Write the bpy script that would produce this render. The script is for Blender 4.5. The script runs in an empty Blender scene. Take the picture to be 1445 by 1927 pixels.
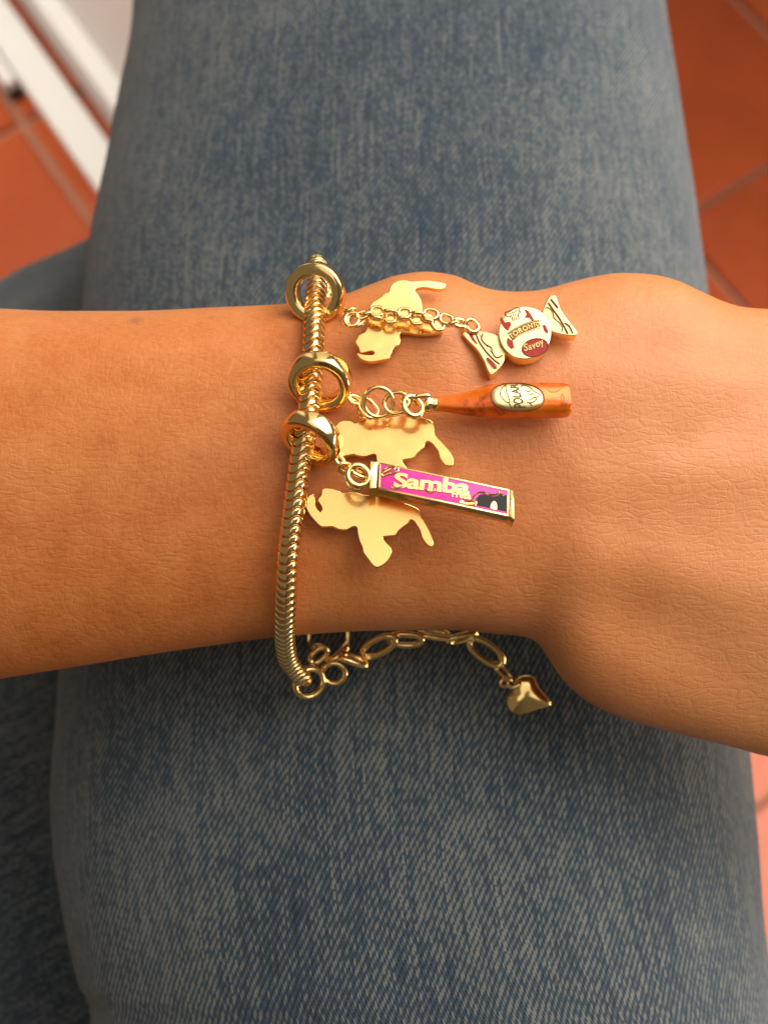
import bpy, bmesh, math, random
from mathutils import Vector, Matrix, noise
from math import sin, cos, pi, radians, sqrt, exp

random.seed(7)
SC = bpy.context.scene
COL = SC.collection

# ------------------------------------------------------------------ frame
# Work frame P (millimetres): x to the right along the forearm, y towards the knee, z towards
# the eye.  The world is P turned by TILT about x, so that the floor is level.
TILT = radians(18.0)
D = 180.0            # eye above the wrist
K = 0.09             # mm per photo pixel at wrist height
RX = Matrix.Rotation(TILT, 3, 'X')
EYE = Vector((0, 0, D))
FWD = Vector((0, cos(TILT), -sin(TILT)))     # level, towards the knee
UPV = Vector((0, sin(TILT), cos(TILT)))      # plumb up


def W(p):
    return (RX @ Vector(p)) * 0.001


def U(px, py, z=0.0):
    """point of the P frame at height z measured from the photograph"""
    s = (D - z) / D * K
    return Vector(((px - 722.5) * s, (963.5 - py) * s, z))


# ------------------------------------------------------------------ camera, world, light
cam = bpy.data.cameras.new('camera')
cam.sensor_fit = 'VERTICAL'
cam.sensor_height = 36.0
cam.lens = 18.0 / (963.5 * K / D)
cam.clip_start = 0.01
cam.clip_end = 50
cam.dof.use_dof = True
cam.dof.focus_distance = 0.181
cam.dof.aperture_fstop = 14.0
cam_o = bpy.data.objects.new('camera', cam)
COL.objects.link(cam_o)
cam_o.location = W(EYE)
cam_o.rotation_euler = (TILT, 0, 0)
SC.camera = cam_o

wd = bpy.data.worlds.new('World')
SC.world = wd
wd.use_nodes = True
bg = wd.node_tree.nodes['Background']
bg.inputs[0].default_value = (1.0, 0.86, 0.70, 1)
bg.inputs[1].default_value = 0.18


def area(name, p, target, sx, sy, power, col, spread=180):
    l = bpy.data.lights.new(name, 'AREA')
    l.shape = 'RECTANGLE'
    l.size = sx
    l.size_y = sy
    l.energy = power
    l.color = col
    l.spread = radians(spread)
    o = bpy.data.objects.new(name, l)
    COL.objects.link(o)
    o.location = W(p)
    d = W(target) - W(p)
    o.rotation_euler = d.to_track_quat('-Z', 'Y').to_euler()
    return o


area('window_light', (290, 310, 225), (0, 40, -20), 0.50, 0.50, 4.1, (1.0, 0.97, 0.94))
area('sky_light', (70, 350, 500), (0, 20, 0), 0.50, 0.42, 0.66, (1.0, 0.95, 0.88))
area('overhead_fill', (-10, 30, 640), (0, 0, 0), 0.50, 0.44, 0.56, (1.0, 0.94, 0.82))  # added overhead lamp, gives heart, chain and rings a pale reflection
area('doorway_light', (520, -110, -90), (240, -130, -420), 0.30, 0.30, 4.3, (1.0, 0.88, 0.74))
area('cabinet_fill', (-420, 380, 60), (-300, 520, -560), 0.40, 0.40, 2.3, (1.0, 0.95, 0.88), 110)  # added fill lamp, brightens the cabinet and the floor beside it

SC.view_settings.view_transform = 'Standard'
SC.view_settings.look = 'None'
SC.view_settings.exposure = 0
SC.view_settings.gamma = 1
SC.cycles.use_denoising = True
SC.cycles.max_bounces = 8


# ------------------------------------------------------------------ materials
class NT:
    def __init__(self, name):
        self.m = bpy.data.materials.new(name)
        self.m.use_nodes = True
        self.t = self.m.node_tree
        self.b = self.t.nodes['Principled BSDF']

    def n(self, kind, **kw):
        nd = self.t.nodes.new(kind)
        for k, v in kw.items():
            setattr(nd, k, v)
        return nd

    def lk(self, a, b):
        self.t.links.new(a, b)

    def set(self, **kw):
        for k, v in kw.items():
            self.b.inputs[k.replace('_', ' ')].default_value = v

    def put(self, sock, v):
        if hasattr(v, 'is_output'):
            self.lk(v, sock)
        else:
            sock.default_value = v

    def math(self, op, a, b=None, c=None, clamp=False):
        nd = self.n('ShaderNodeMath', operation=op, use_clamp=clamp)
        self.put(nd.inputs[0], a)
        if b is not None:
            self.put(nd.inputs[1], b)
        if c is not None:
            self.put(nd.inputs[2], c)
        return nd.outputs[0]

    def noise(self, vec, scale, detail=3, rough=0.55, dist=0.0):
        nd = self.n('ShaderNodeTexNoise')
        if vec is not None:
            self.lk(vec, nd.inputs['Vector'])
        nd.inputs['Scale'].default_value = scale
        nd.inputs['Detail'].default_value = detail
        nd.inputs['Roughness'].default_value = rough
        nd.inputs['Distortion'].default_value = dist
        return nd.outputs[0]

    def ramp(self, fac, stops):
        nd = self.n('ShaderNodeValToRGB')
        el = nd.color_ramp.elements
        while len(el) < len(stops):
            el.new(0.5)
        for e, (p, c) in zip(el, stops):
            e.position = p
            e.color = (c[0], c[1], c[2], 1)
        self.lk(fac, nd.inputs[0])
        return nd.outputs[0]

    def mapping(self, vec, scale=(1, 1, 1), rot=(0, 0, 0), loc=(0, 0, 0)):
        nd = self.n('ShaderNodeMapping')
        self.lk(vec, nd.inputs[0])
        nd.inputs['Scale'].default_value = scale
        nd.inputs['Rotation'].default_value = rot
        nd.inputs['Location'].default_value = loc
        return nd.outputs[0]

    def mix(self, fac, a, b):
        nd = self.n('ShaderNodeMix', data_type='RGBA')
        self.put(nd.inputs[0], fac)
        self.put(nd.inputs[6], a)
        self.put(nd.inputs[7], b)
        return nd.outputs[2]

    def bump(self, h, dist, strength=1.0, normal=None):
        nd = self.n('ShaderNodeBump')
        nd.inputs['Strength'].default_value = strength
        nd.inputs['Distance'].default_value = dist
        self.lk(h, nd.inputs['Height'])
        if normal is not None:
            self.lk(normal, nd.inputs['Normal'])
        return nd.outputs[0]

    def obj(self):
        return self.n('ShaderNodeTexCoord').outputs['Object']


def mat_gold(name, col=(1.0, 0.71, 0.29), rough=0.12, wob=0.5, wscale=260, d=0.00012):
    t = NT(name)
    t.set(Metallic=1.0)
    v = t.obj()
    f = t.noise(v, 900, 3)
    t.lk(t.mix(f, (col[0], col[1], col[2], 1), (col[0] * .94, col[1] * .9, col[2] * .82, 1)), t.b.inputs['Base Color'])
    r = t.noise(v, 420, 4, 0.65)
    t.lk(t.math('MULTIPLY_ADD', r, rough * 1.2, rough * 0.4), t.b.inputs['Roughness'])
    h = t.noise(v, wscale, 2)
    t.lk(t.bump(h, d, wob), t.b.inputs['Normal'])
    return t.m


GOLD = mat_gold('polished_gold')
GOLD_PLATE = mat_gold('flat_gold', (1.0, 0.66, 0.235), 0.20, 0.35, 120, 0.0001)
GOLD_GLARE = mat_gold('glare_gold', (1.0, 0.78, 0.40), 0.22, 0.4, 300, 0.0001)  # candy gold, lightened in colour to stand for its overexposed reflection
GOLD_LABEL = mat_gold('label_gold', (0.95, 0.76, 0.38), 0.42, 0.4, 300, 0.0001)
GOLD_CHAIN = mat_gold('chain_gold', (1.0, 0.72, 0.33), 0.16, 0.5, 500, 0.00008)
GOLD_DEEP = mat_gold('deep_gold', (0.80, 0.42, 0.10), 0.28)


def mat_enamel(name, col, rough=0.18, coat=0.6, var=0.15, metallic=0.0):
    t = NT(name)
    v = t.obj()
    f = t.noise(v, 380, 4)
    t.lk(t.mix(f, (col[0], col[1], col[2], 1), (col[0] * (1 - var), col[1] * (1 - var), col[2] * (1 - var), 1)), t.b.inputs['Base Color'])
    t.set(Specular_IOR_Level=0.3, Roughness=rough, Coat_Weight=coat, Coat_Roughness=0.06, Metallic=metallic)
    h = t.noise(v, 500, 3)
    t.lk(t.bump(h, 0.00006, 0.5), t.b.inputs['Normal'])
    return t.m


PINK = mat_enamel('pink_enamel', (0.88, 0.055, 0.36), 0.42, 0.12)
BAND = mat_enamel('antique_gold_field', (0.30, 0.13, 0.025), 0.5, 0.0)
BLACK = mat_enamel('black_enamel', (0.022, 0.014, 0.012), 0.5, 0.0)
RED = mat_enamel('red_enamel', (0.42, 0.022, 0.012), 0.5, 0.0)
INK = mat_enamel('engraved_line', (0.10, 0.055, 0.015), 0.5, 0.0)
INK_WARM = mat_enamel('engraved_brown_line', (0.13, 0.045, 0.008), 0.6, 0.0)


def mat_amber():
    t = NT('amber_enamel')
    v = t.obj()
    f = t.noise(v, 240, 5, 0.6, 0.6)
    t.lk(t.ramp(f, [(0.34, (0.26, 0.024, 0.001)), (0.48, (0.76, 0.130, 0.002)), (0.74, (0.92, 0.225, 0.003))]), t.b.inputs['Base Color'])
    t.set(Roughness=0.22, Metallic=0.25, Specular_IOR_Level=0.3, Coat_Weight=0.45, Coat_Roughness=0.05)
    h = t.noise(v, 330, 3)
    t.lk(t.bump(h, 0.0002, 0.6), t.b.inputs['Normal'])
    return t.m


AMBER = mat_amber()


def mat_skin():
    t = NT('skin')
    v = t.obj()
    big = t.noise(v, 22, 3)
    mid = t.noise(v, 120, 4, 0.6)
    fine = t.noise(t.mapping(v, (1, 1.6, 1), (0, 0, 0.6)), 900, 3, 0.6)
    f = t.math('MULTIPLY_ADD', mid, 0.45, t.math('MULTIPLY', big, 0.35))
    f = t.math('MULTIPLY_ADD', fine, 0.30, f)
    c = t.ramp(f, [(0.30, (0.45, 0.112, 0.020)), (0.52, (0.61, 0.188, 0.044)), (0.74, (0.70, 0.260, 0.078))])
    sx = t.n('ShaderNodeSeparateXYZ')
    t.lk(v, sx.inputs[0])
    hand = t.math('MULTIPLY_ADD', sx.outputs[0], 11.0, 0.15, clamp=True)
    hand = t.math('MULTIPLY', hand, t.math('MULTIPLY_ADD', big, 0.5, 0.35))
    c = t.mix(hand, c, (0.72, 0.310, 0.125, 1))
    # a small brown mark near the upper edge of the forearm and two faint ones
    for (px, py, r, a) in ((255, 606, 1.5, 0.55), (327, 626, 0.8, 0.35), (396, 600, 0.6, 0.3), (28, 800, 0.5, 0.3)):
        p = (U(px, py, -9) - Vector((0, 0, -18))) * 0.001
        dn = t.n('ShaderNodeVectorMath', operation='DISTANCE')
        t.lk(v, dn.inputs[0])
        dn.inputs[1].default_value = p
        dd = t.math('ADD', t.math('MULTIPLY', dn.outputs['Value'], 1000 / r), t.math('MULTIPLY_ADD', mid, 1.6, -0.8))
        k = t.math('MULTIPLY', t.math('SUBTRACT', 1.35, dd, clamp=True), a, clamp=True)
        c = t.mix(k, c, (0.25, 0.075, 0.025, 1))
    t.lk(c, t.b.inputs['Base Color'])
    t.set(Roughness=0.47, Subsurface_Weight=0.22, Subsurface_Scale=0.003, Specular_IOR_Level=0.38)
    t.b.inputs['Subsurface Radius'].default_value = (1.0, 0.35, 0.18)
    # relief: fine cells, diagonal creases, crossing creases
    w = t.n('ShaderNodeVectorMath', operation='ADD')
    t.lk(v, w.inputs[0])
    nz = t.n('ShaderNodeTexNoise')
    t.lk(v, nz.inputs['Vector'])
    nz.inputs['Scale'].default_value = 160
    sc = t.n('ShaderNodeVectorMath', operation='SCALE')
    t.lk(nz.outputs['Color'], sc.inputs[0])
    sc.inputs['Scale'].default_value = 0.0022
    t.lk(sc.outputs[0], w.inputs[1])
    wv = w.outputs[0]

    def cells(scale, stretch, rot):
        vo = t.n('ShaderNodeTexVoronoi', feature='DISTANCE_TO_EDGE')
        t.lk(t.mapping(wv, stretch, (0, 0, rot)), vo.inputs['Vector'])
        vo.inputs['Scale'].default_value = scale
        return t.math('MINIMUM', t.math('MULTIPLY', vo.outputs['Distance'], 2.6), 0.42)
    a = cells(1150, (1, 0.8, 1), 0.2)
    b = cells(620, (0.40, 1.3, 1), 0.62)
    e = cells(520, (1.5, 0.45, 1), 0.10)
    patch = t.noise(v, 45, 2)
    h = t.math('MULTIPLY_ADD', a, 0.40, t.math('MULTIPLY', b, t.math('MULTIPLY', patch, 1.3)))
    h = t.math('ADD', h, t.math('MULTIPLY', e, t.math('SUBTRACT', 0.9, patch)))
    h = t.math('MULTIPLY_ADD', fine, 0.35, h)
    n1 = t.bump(h, 0.00018, 0.56)
    n2 = t.bump(t.noise(v, 130, 3), 0.0005, 0.32, n1)
    t.lk(n2, t.b.inputs['Normal'])
    return t.m


SKIN = mat_skin()


def mat_denim():
    t = NT('blue_denim')
    uv = t.n('ShaderNodeUVMap')
    uv.uv_map = 'UVMap'
    ob = t.obj()
    wob = t.noise(ob, 30, 2)
    sep = t.n('ShaderNodeSeparateXYZ')
    t.lk(uv.outputs[0], sep.inputs[0])
    u = t.math('SUBTRACT', 1000.0, sep.outputs[0])
    u = t.math('ADD', u, t.math('MULTIPLY', wob, 3.0))
    vv = sep.outputs[1]
    P_ = 0.42
    ui = t.math('FLOOR', t.math('DIVIDE', u, P_))
    uf = t.math('FRACT', t.math('DIVIDE', u, P_))
    jit = t.n('ShaderNodeTexWhiteNoise', noise_dimensions='1D')
    t.lk(ui, jit.inputs['W'])
    ph = t.math('SUBTRACT', t.math('MULTIPLY', ui, 1 / 3.0), t.math('DIVIDE', vv, 2.0))
    ph = t.math('ADD', ph, t.math('MULTIPLY', jit.outputs[0], 0.12))
    pi_ = t.math('FLOOR', ph)
    pf = t.math('FRACT', ph)
    rib = t.math('SINE', t.math('MULTIPLY', pf, pi))
    thr = t.math('SINE', t.math('MULTIPLY', uf, pi))
    rib = t.math('MULTIPLY', t.math('POWER', rib, 0.8), t.math('MULTIPLY_ADD', thr, 0.35, 0.65))
    cb = t.n('ShaderNodeCombineXYZ')
    t.lk(ui, cb.inputs[0])
    t.lk(pi_, cb.inputs[1])
    wn = t.n('ShaderNodeTexWhiteNoise', noise_dimensions='2D')
    t.lk(cb.outputs[0], wn.inputs['Vector'])
    seg = wn.outputs['Value']
    cs = t.n('ShaderNodeCombineXYZ')
    t.lk(t.math('MULTIPLY', ui, 0.83), cs.inputs[0])
    t.lk(t.math('MULTIPLY', vv, 0.034), cs.inputs[1])
    streak = t.noise(cs.outputs[0], 1.0, 2, 0.6)
    cm = t.n('ShaderNodeCombineXYZ')
    t.lk(t.math('MULTIPLY', u, 0.40), cm.inputs[0])
    t.lk(t.math('MULTIPLY', vv, 0.13), cm.inputs[1])
    blot = t.noise(cm.outputs[0], 1.0, 4, 0.62)
    fade = t.noise(ob, 14, 2)
    f = t.math('MULTIPLY', rib, 0.46)
    f = t.math('MULTIPLY_ADD', seg, 0.17, f)
    f = t.math('MULTIPLY_ADD', streak, 0.42, f)
    f = t.math('MULTIPLY_ADD', blot, 0.20, f)
    slub = t.math('MULTIPLY', t.math('SUBTRACT', streak, 0.66, clamp=True), 1.6)
    f = t.math('ADD', f, slub)
    f = t.math('MULTIPLY_ADD', fade, 0.36, f)
    c = t.ramp(f, [(0.39, (0.004, 0.010, 0.020)), (0.66, (0.022, 0.040, 0.059)), (0.91, (0.060, 0.082, 0.097)), (1.07, (0.19, 0.187, 0.162))])
    t.lk(c, t.b.inputs['Base Color'])
    t.set(Roughness=0.85, Sheen_Weight=0.3, Sheen_Roughness=0.45, Specular_IOR_Level=0.15)
    h = t.math('MULTIPLY_ADD', seg, 0.35, rib)
    n1 = t.bump(h, 0.00035, 0.7)
    n2 = t.bump(t.noise(ob, 60, 3), 0.0012, 0.4, n1)
    t.lk(n2, t.b.inputs['Normal'])
    return t.m


DENIM = mat_denim()


def mat_tile():
    t = NT('terracotta')
    v = t.n('ShaderNodeTexCoord').outputs['Object']
    rnd = t.n('ShaderNodeObjectInfo').outputs['Random']
    a = t.noise(v, 9, 4, 0.6)
    b = t.noise(v, 160, 3)
    f = t.math('ADD', t.math('MULTIPLY_ADD', b, 0.25, t.math('MULTIPLY', a, 0.6)), t.math('MULTIPLY', rnd, 0.2))
    c = t.ramp(f, [(0.3, (0.29, 0.045, 0.009)), (0.55, (0.41, 0.068, 0.013)), (0.8, (0.48, 0.098, 0.022))])
    t.lk(c, t.b.inputs['Base Color'])
    t.set(Roughness=0.42)
    t.lk(t.bump(b, 0.0004, 0.4), t.b.inputs['Normal'])
    return t.m


def mat_plain(name, a, b, rough, scale=60):
    t = NT(name)
    v = t.obj()
    f = t.noise(v, scale, 4, 0.6)
    t.lk(t.mix(f, (*a, 1), (*b, 1)), t.b.inputs['Base Color'])
    t.set(Roughness=rough)
    t.lk(t.bump(t.noise(v, scale * 6, 3), 0.0003, 0.3), t.b.inputs['Normal'])
    return t.m


TERRA = mat_tile()
GROUT = mat_plain('grout', (0.42, 0.20, 0.12), (0.33, 0.15, 0.09), 0.9)
WHITE = mat_plain('white_lacquer', (0.80, 0.77, 0.72), (0.74, 0.71, 0.66), 0.4, 12)
RUBBER = mat_plain('black_rubber', (0.02, 0.02, 0.02), (0.03, 0.03, 0.03), 0.7)


# ------------------------------------------------------------------ object helpers
ZERO = Vector((0, 0, 0))


def link_obj(name, data, parent=None, mtx=None):
    o = bpy.data.objects.new(name, data)
    COL.objects.link(o)
    if parent is not None:
        o.parent = parent
    if mtx is not None:
        o.matrix_basis = mtx
    return o


def make_mesh(name, verts, faces, mat, sharp=35, uvs=None):
    """verts in mm"""
    me = bpy.data.meshes.new(name)
    me.from_pydata([tuple(c * 0.001 for c in v) for v in verts], [], faces)
    me.validate()
    bm = bmesh.new()
    bm.from_mesh(me)
    if uvs is None:
        bmesh.ops.recalc_face_normals(bm, faces=bm.faces)
    bm.to_mesh(me)
    bm.free()
    if uvs is not None:
        ul = me.uv_layers.new(name='UVMap')
        for lp in me.loops:
            ul.data[lp.index].uv = uvs[lp.vertex_index]
    me.polygons.foreach_set('use_smooth', [len(p.vertices) <= 4 for p in me.polygons])
    if sharp:
        me.set_sharp_from_angle(angle=radians(sharp))
    for p in me.polygons:
        if len(p.vertices) > 4:
            p.use_smooth = False
    if mat:
        me.materials.append(mat)
    me.update()
    return me


def tag(o, label=None, cat=None, group=None, kind=None):
    if label:
        o['label'] = label
    if cat:
        o['category'] = cat
    if group:
        o['group'] = group
    if kind:
        o['kind'] = kind
    return o


def root(name, base, label, cat, group=None):
    """an Empty at the base of a thing; its children live in P-frame millimetres (scaled) from that base"""
    o = bpy.data.objects.new(name, None)
    COL.objects.link(o)
    o.empty_display_size = 0.004
    o.location = W(base)
    o.rotation_euler = (TILT, 0, 0)
    o['base'] = [float(c) for c in base]
    return tag(o, label, cat, group)


def base_of(o):
    while o.parent is not None:
        o = o.parent
    return Vector(o['base'])


def part(name, verts, faces, mat, parent, sharp=35):
    b = base_of(parent)
    me = make_mesh(name, [Vector(v) - b for v in verts], faces, mat, sharp)
    return link_obj(name, me, parent)


def frame_matrix(center, ax, ay, az, base):
    m = Matrix((ax, ay, az)).transposed().to_4x4()
    m.translation = (Vector(center) - base) * 0.001
    return m


def inst(name, me, parent, center, ax, ay, az):
    return link_obj(name, me, parent, frame_matrix(center, ax, ay, az, base_of(parent)))


# --- shapes (return verts, faces)
def join(*geos):
    V, F = [], []
    for v, f in geos:
        k = len(V)
        V += list(v)
        F += [tuple(i + k for i in q) for q in f]
    return V, F


def catmull(pts, sub=4, closed=False):
    pts = [Vector(p) for p in pts]
    n = len(pts)
    out = []
    rng = range(n) if closed else range(n - 1)
    for i in rng:
        if closed:
            p0, p1, p2, p3 = pts[i - 1], pts[i], pts[(i + 1) % n], pts[(i + 2) % n]
        else:
            p1, p2 = pts[i], pts[i + 1]
            p0 = pts[i - 1] if i else p1 * 2 - p2
            p3 = pts[i + 2] if i + 2 < n else p2 * 2 - p1
        for k in range(sub):
            t = k / sub
            out.append(0.5 * ((2 * p1) + (p2 - p0) * t + (2 * p0 - 5 * p1 + 4 * p2 - p3) * t * t + (3 * p1 - p0 - 3 * p2 + p3) * t ** 3))
    if not closed:
        out.append(pts[-1])
    return out


def tube(pts, r, seg=8, closed=False, ref=None):
    pts = [Vector(p) for p in pts]
    n = len(pts)
    V, F = [], []
    prev = None
    for i, p in enumerate(pts):
        if closed:
            t = (pts[(i + 1) % n] - pts[i - 1]).normalized()
        else:
            t = (pts[min(i + 1, n - 1)] - pts[max(i - 1, 0)]).normalized()
        a = prev if prev is not None else (Vector(ref) if ref is not None else (Vector((0, 0, 1)) if abs(t.z) < 0.9 else Vector((1, 0, 0))))
        a = (a - t * a.dot(t)).normalized()
        prev = a
        b = t.cross(a)
        rr = r[i] if isinstance(r, (list, tuple)) else r
        for k in range(seg):
            th = 2 * pi * k / seg
            V.append(p + (a * cos(th) + b * sin(th)) * rr)
    for i in range(n if closed else n - 1):
        j = (i + 1) % n
        for k in range(seg):
            l = (k + 1) % seg
            F.append((i * seg + k, i * seg + l, j * seg + l, j * seg + k))
    if not closed:
        F.append(tuple(reversed(range(seg))))
        F.append(tuple((n - 1) * seg + k for k in range(seg)))
    return V, F


def revolve(profile, seg=48, origin=ZERO, ax=Vector((1, 0, 0)), ay=Vector((0, 1, 0)), az=Vector((0, 0, 1)), closed=True):
    """profile: (radius, height) pairs round az"""
    V, F = [], []
    n = len(profile)
    for i in range(seg):
        th = 2 * pi * i / seg
        d = ax * cos(th) + ay * sin(th)
        for (r, h) in profile:
            V.append(origin + d * r + az * h)
    for i in range(seg):
        j = (i + 1) % seg
        for k in range(n if closed else n - 1):
            l = (k + 1) % n
            F.append((i * n + k, j * n + k, j * n + l, i * n + l))
    return V, F


def basis(nrm, hint=Vector((1, 0, 0))):
    az = Vector(nrm).normalized()
    ax = (Vector(hint) - az * az.dot(Vector(hint))).normalized()
    return ax, az.cross(ax), az


class Plane:
    """a tilted plane through the point seen at (px,py) at height z"""

    def __init__(self, px, py, z, nrm):
        self.o = U(px, py, z)
        self.n = Vector(nrm).normalized()
        self.ax, self.ay, _ = basis(self.n)

    def at(self, px, py, up=0.0):
        d = U(px, py, 0) - EYE
        t = (self.o + self.n * up - EYE).dot(self.n) / d.dot(self.n)
        return EYE + d * t

    def lift(self, h):
        q = Plane.__new__(Plane)
        q.o = self.o + self.n * h
        q.n, q.ax, q.ay = self.n, self.ax, self.ay
        return q


def area2(pts, n):
    s = Vector((0, 0, 0))
    for i in range(len(pts)):
        s += pts[i - 1].cross(pts[i])
    return s.dot(n)


def plate(pts, n, th, bev=0.12, dome=0.0):
    """solid slab under an outline of 3-D points lying in a plane of normal n, rounded upper edge"""
    pts = [Vector(p) for p in pts]
    if area2(pts, n) < 0:
        pts.reverse()
    m = len(pts)
    inn = []
    for i in range(m):
        a = (pts[i] - pts[i - 1])
        b = (pts[(i + 1) % m] - pts[i])
        na = n.cross(a.normalized()) if a.length > 1e-6 else n.cross(b.normalized())
        nb = n.cross(b.normalized()) if b.length > 1e-6 else na
        q = (na + nb)
        inn.append(q.normalized() if q.length > 1e-6 else na)
    V = []
    rings = [(0.0, -th), (0.0, -bev), (bev * 0.3, -bev * 0.3), (bev, 0.0)]
    for ins, h in rings:
        for i in range(m):
            V.append(pts[i] + inn[i] * ins + n * h)
    F = [tuple(reversed(range(m)))]
    for k in range(len(rings) - 1):
        for i in range(m):
            j = (i + 1) % m
            F.append((k * m + i, k * m + j, (k + 1) * m + j, (k + 1) * m + i))
    F.append(tuple((len(rings) - 1) * m + i for i in range(m)))
    return V, F


def box_geo(o, ax, ay, az, x0, x1, y0, y1, z0, z1):
    V = []
    for z in (z0, z1):
        for (x, y) in ((x0, y0), (x1, y0), (x1, y1), (x0, y1)):
            V.append(o + ax * x + ay * y + az * z)
    F = [(3, 2, 1, 0), (4, 5, 6, 7), (0, 1, 5, 4), (1, 2, 6, 5), (2, 3, 7, 6), (3, 0, 4, 7)]
    return V, F


def bevel_part(o, w, seg=2):
    me = o.data
    bm = bmesh.new()
    bm.from_mesh(me)
    bmesh.ops.bevel(bm, geom=list(bm.edges), offset=w * 0.001, segments=seg, affect='EDGES', profile=0.6)
    bm.to_mesh(me)
    bm.free()
    me.polygons.foreach_set('use_smooth', [True] * len(me.polygons))
    me.set_sharp_from_angle(angle=radians(50))


# --- lettering from the built-in font: returns 2-D-based verts with thickness
def text_geo(txt, ex=0.02, bold=0.0, shear=0.0, space=1.0):
    cu = bpy.data.curves.new('letters', 'FONT')
    cu.body = txt
    cu.size = 1.0
    cu.extrude = ex
    cu.offset = bold
    cu.shear = shear
    cu.space_character = space
    cu.resolution_u = 4
    ob = bpy.data.objects.new('letters', cu)
    COL.objects.link(ob)
    dg = bpy.context.evaluated_depsgraph_get()
    me = ob.evaluated_get(dg).to_mesh()
    V = [v.co.copy() for v in me.vertices]
    F = [tuple(p.vertices) for p in me.polygons]
    ob.evaluated_get(dg).to_mesh_clear()
    bpy.data.objects.remove(ob)
    bpy.data.curves.remove(cu)
    x0 = min(v.x for v in V)
    x1 = max(v.x for v in V)
    y0 = min(v.y for v in V)
    y1 = max(v.y for v in V)
    return V, F, (x0, x1, y0, y1)


def text_map(txt, fn, ex, **kw):
    """fn(s,t,h): s,t in 0..1 over the word's box, h = -1..1 through its thickness"""
    V, F, (x0, x1, y0, y1) = text_geo(txt, 0.02, **kw)
    return [fn((v.x - x0) / (x1 - x0), (v.y - y0) / (y1 - y0), v.z / 0.02 * ex) for v in V], F


def text_on(pl, txt, bl, br, tl, ex, up=0.0, **kw):
    """lay a word into the parallelogram bl,br,tl (photo pixels) on plane pl"""
    A, B, C = pl.at(*bl), pl.at(*br), pl.at(*tl)
    return text_map(txt, lambda s, t, h: A + (B - A) * s + (C - A) * t + pl.n * (h + up), ex, **kw)


# ------------------------------------------------------------------ the forearm and hand
AZ = -18.0
TOP = [(-1500, 545), (-900, 560), (-400, 574), (0, 583), (130, 588), (250, 588), (400, 582), (540, 575), (640, 560), (700, 538), (750, 521), (800, 515), (850, 521), (890, 538), (925, 549), (970, 552), (1010, 549), (1060, 536), (1110, 523), (1160, 516), (1210, 517), (1260, 527), (1310, 549), (1350, 567), (1390, 579), (1445, 583), (1550, 590), (1650, 610), (1720, 650)]
BOT = [(-1500, 1500), (-900, 1410), (-400, 1340), (0, 1277), (150, 1253), (300, 1228), (420, 1211), (520, 1198), (620, 1190), (700, 1186), (850, 1185), (930, 1192), (985, 1197), (1010, 1208), (1030, 1236), (1060, 1281), (1100, 1317), (1160, 1347), (1230, 1368), (1300, 1386), (1380, 1406), (1445, 1422), (1550, 1425), (1650, 1380), (1720, 1330)]


def lerp_curve(pts, mono=True):
    xs = [p[0] for p in pts]
    ys = [p[1] for p in pts]
    n = len(xs)
    dl = [(ys[i + 1] - ys[i]) / (xs[i + 1] - xs[i]) for i in range(n - 1)]
    m = [dl[0]] + [0 if dl[i - 1] * dl[i] <= 0 else 2 * dl[i - 1] * dl[i] / (dl[i - 1] + dl[i]) for i in range(1, n - 1)] + [dl[-1]]

    def f(x):
        if x <= xs[0]:
            return ys[0]
        if x >= xs[-1]:
            return ys[-1]
        i = 0
        while xs[i + 1] < x:
            i += 1
        h = xs[i + 1] - xs[i]
        t = (x - xs[i]) / h
        return ((2 * t ** 3 - 3 * t * t + 1) * ys[i] + (t ** 3 - 2 * t * t + t) * h * m[i] + (-2 * t ** 3 + 3 * t * t) * ys[i + 1] + (t ** 3 - t * t) * h * m[i + 1])
    return f


KA = (D - AZ) / D * K
f_top = lerp_curve([((a - 722.5) * KA, (963.5 - b) * KA) for a, b in TOP])
f_bot = lerp_curve([((a - 722.5) * KA, (963.5 - b) * KA) for a, b in BOT])
f_bt = lerp_curve([(-220, 27), (-150, 24), (-70, 20), (-15, 17), (15, 16.5), (40, 16), (75, 15), (110, 12)])      # height above the middle
f_bb = lerp_curve([(-220, 27), (-150, 24), (-70, 20), (-15, 17), (15, 17), (40, 16), (75, 14), (110, 11)])        # below the middle
f_n = lerp_curve([(-220, 2.1), (-70, 2.15), (-15, 2.35), (15, 2.35), (50, 2.2), (110, 2.3)])


def seg_d(px, py, a, b):
    vx, vy = b[0] - a[0], b[1] - a[1]
    t = max(0, min(1, ((px - a[0]) * vx + (py - a[1]) * vy) / (vx * vx + vy * vy)))
    return math.hypot(px - a[0] - t * vx, py - a[1] - t * vy), t


RELIEF = []
for (poly, amp, wid) in (
        ([(1190, 1165), (1270, 1205), (1360, 1265), (1445, 1325), (1560, 1390)], -1.1, 7.0),   # furrow between thumb and index bone
        ([(1130, 1060), (1300, 1090), (1500, 1120)], 0.9, 6.0),                                # index tendon
        ([(1110, 900), (1300, 890), (1500, 880)], 0.5, 4.5),
        ([(1290, 835), (1370, 795), (1450, 735), (1550, 690)], -0.5, 3.5),                     # shallow hollow between tendons
        ([(1100, 700), (1300, 690), (1500, 700)], 0.45, 4.5),
        ([(1180, 650), (1320, 655), (1450, 680)], -0.5, 3.0),
        ([(800, 575), (815, 610)], 2.0, 8.0),                                                   # head of the ulna
        ([(930, 600), (950, 1100)], -0.5, 8.0),                                                 # wrist hollow
        ([(0, 900), (500, 880)], 0.5, 9.0)):
    RELIEF.append(([((a - 722.5) * K, (963.5 - b) * K) for a, b in poly], amp, wid))


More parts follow.
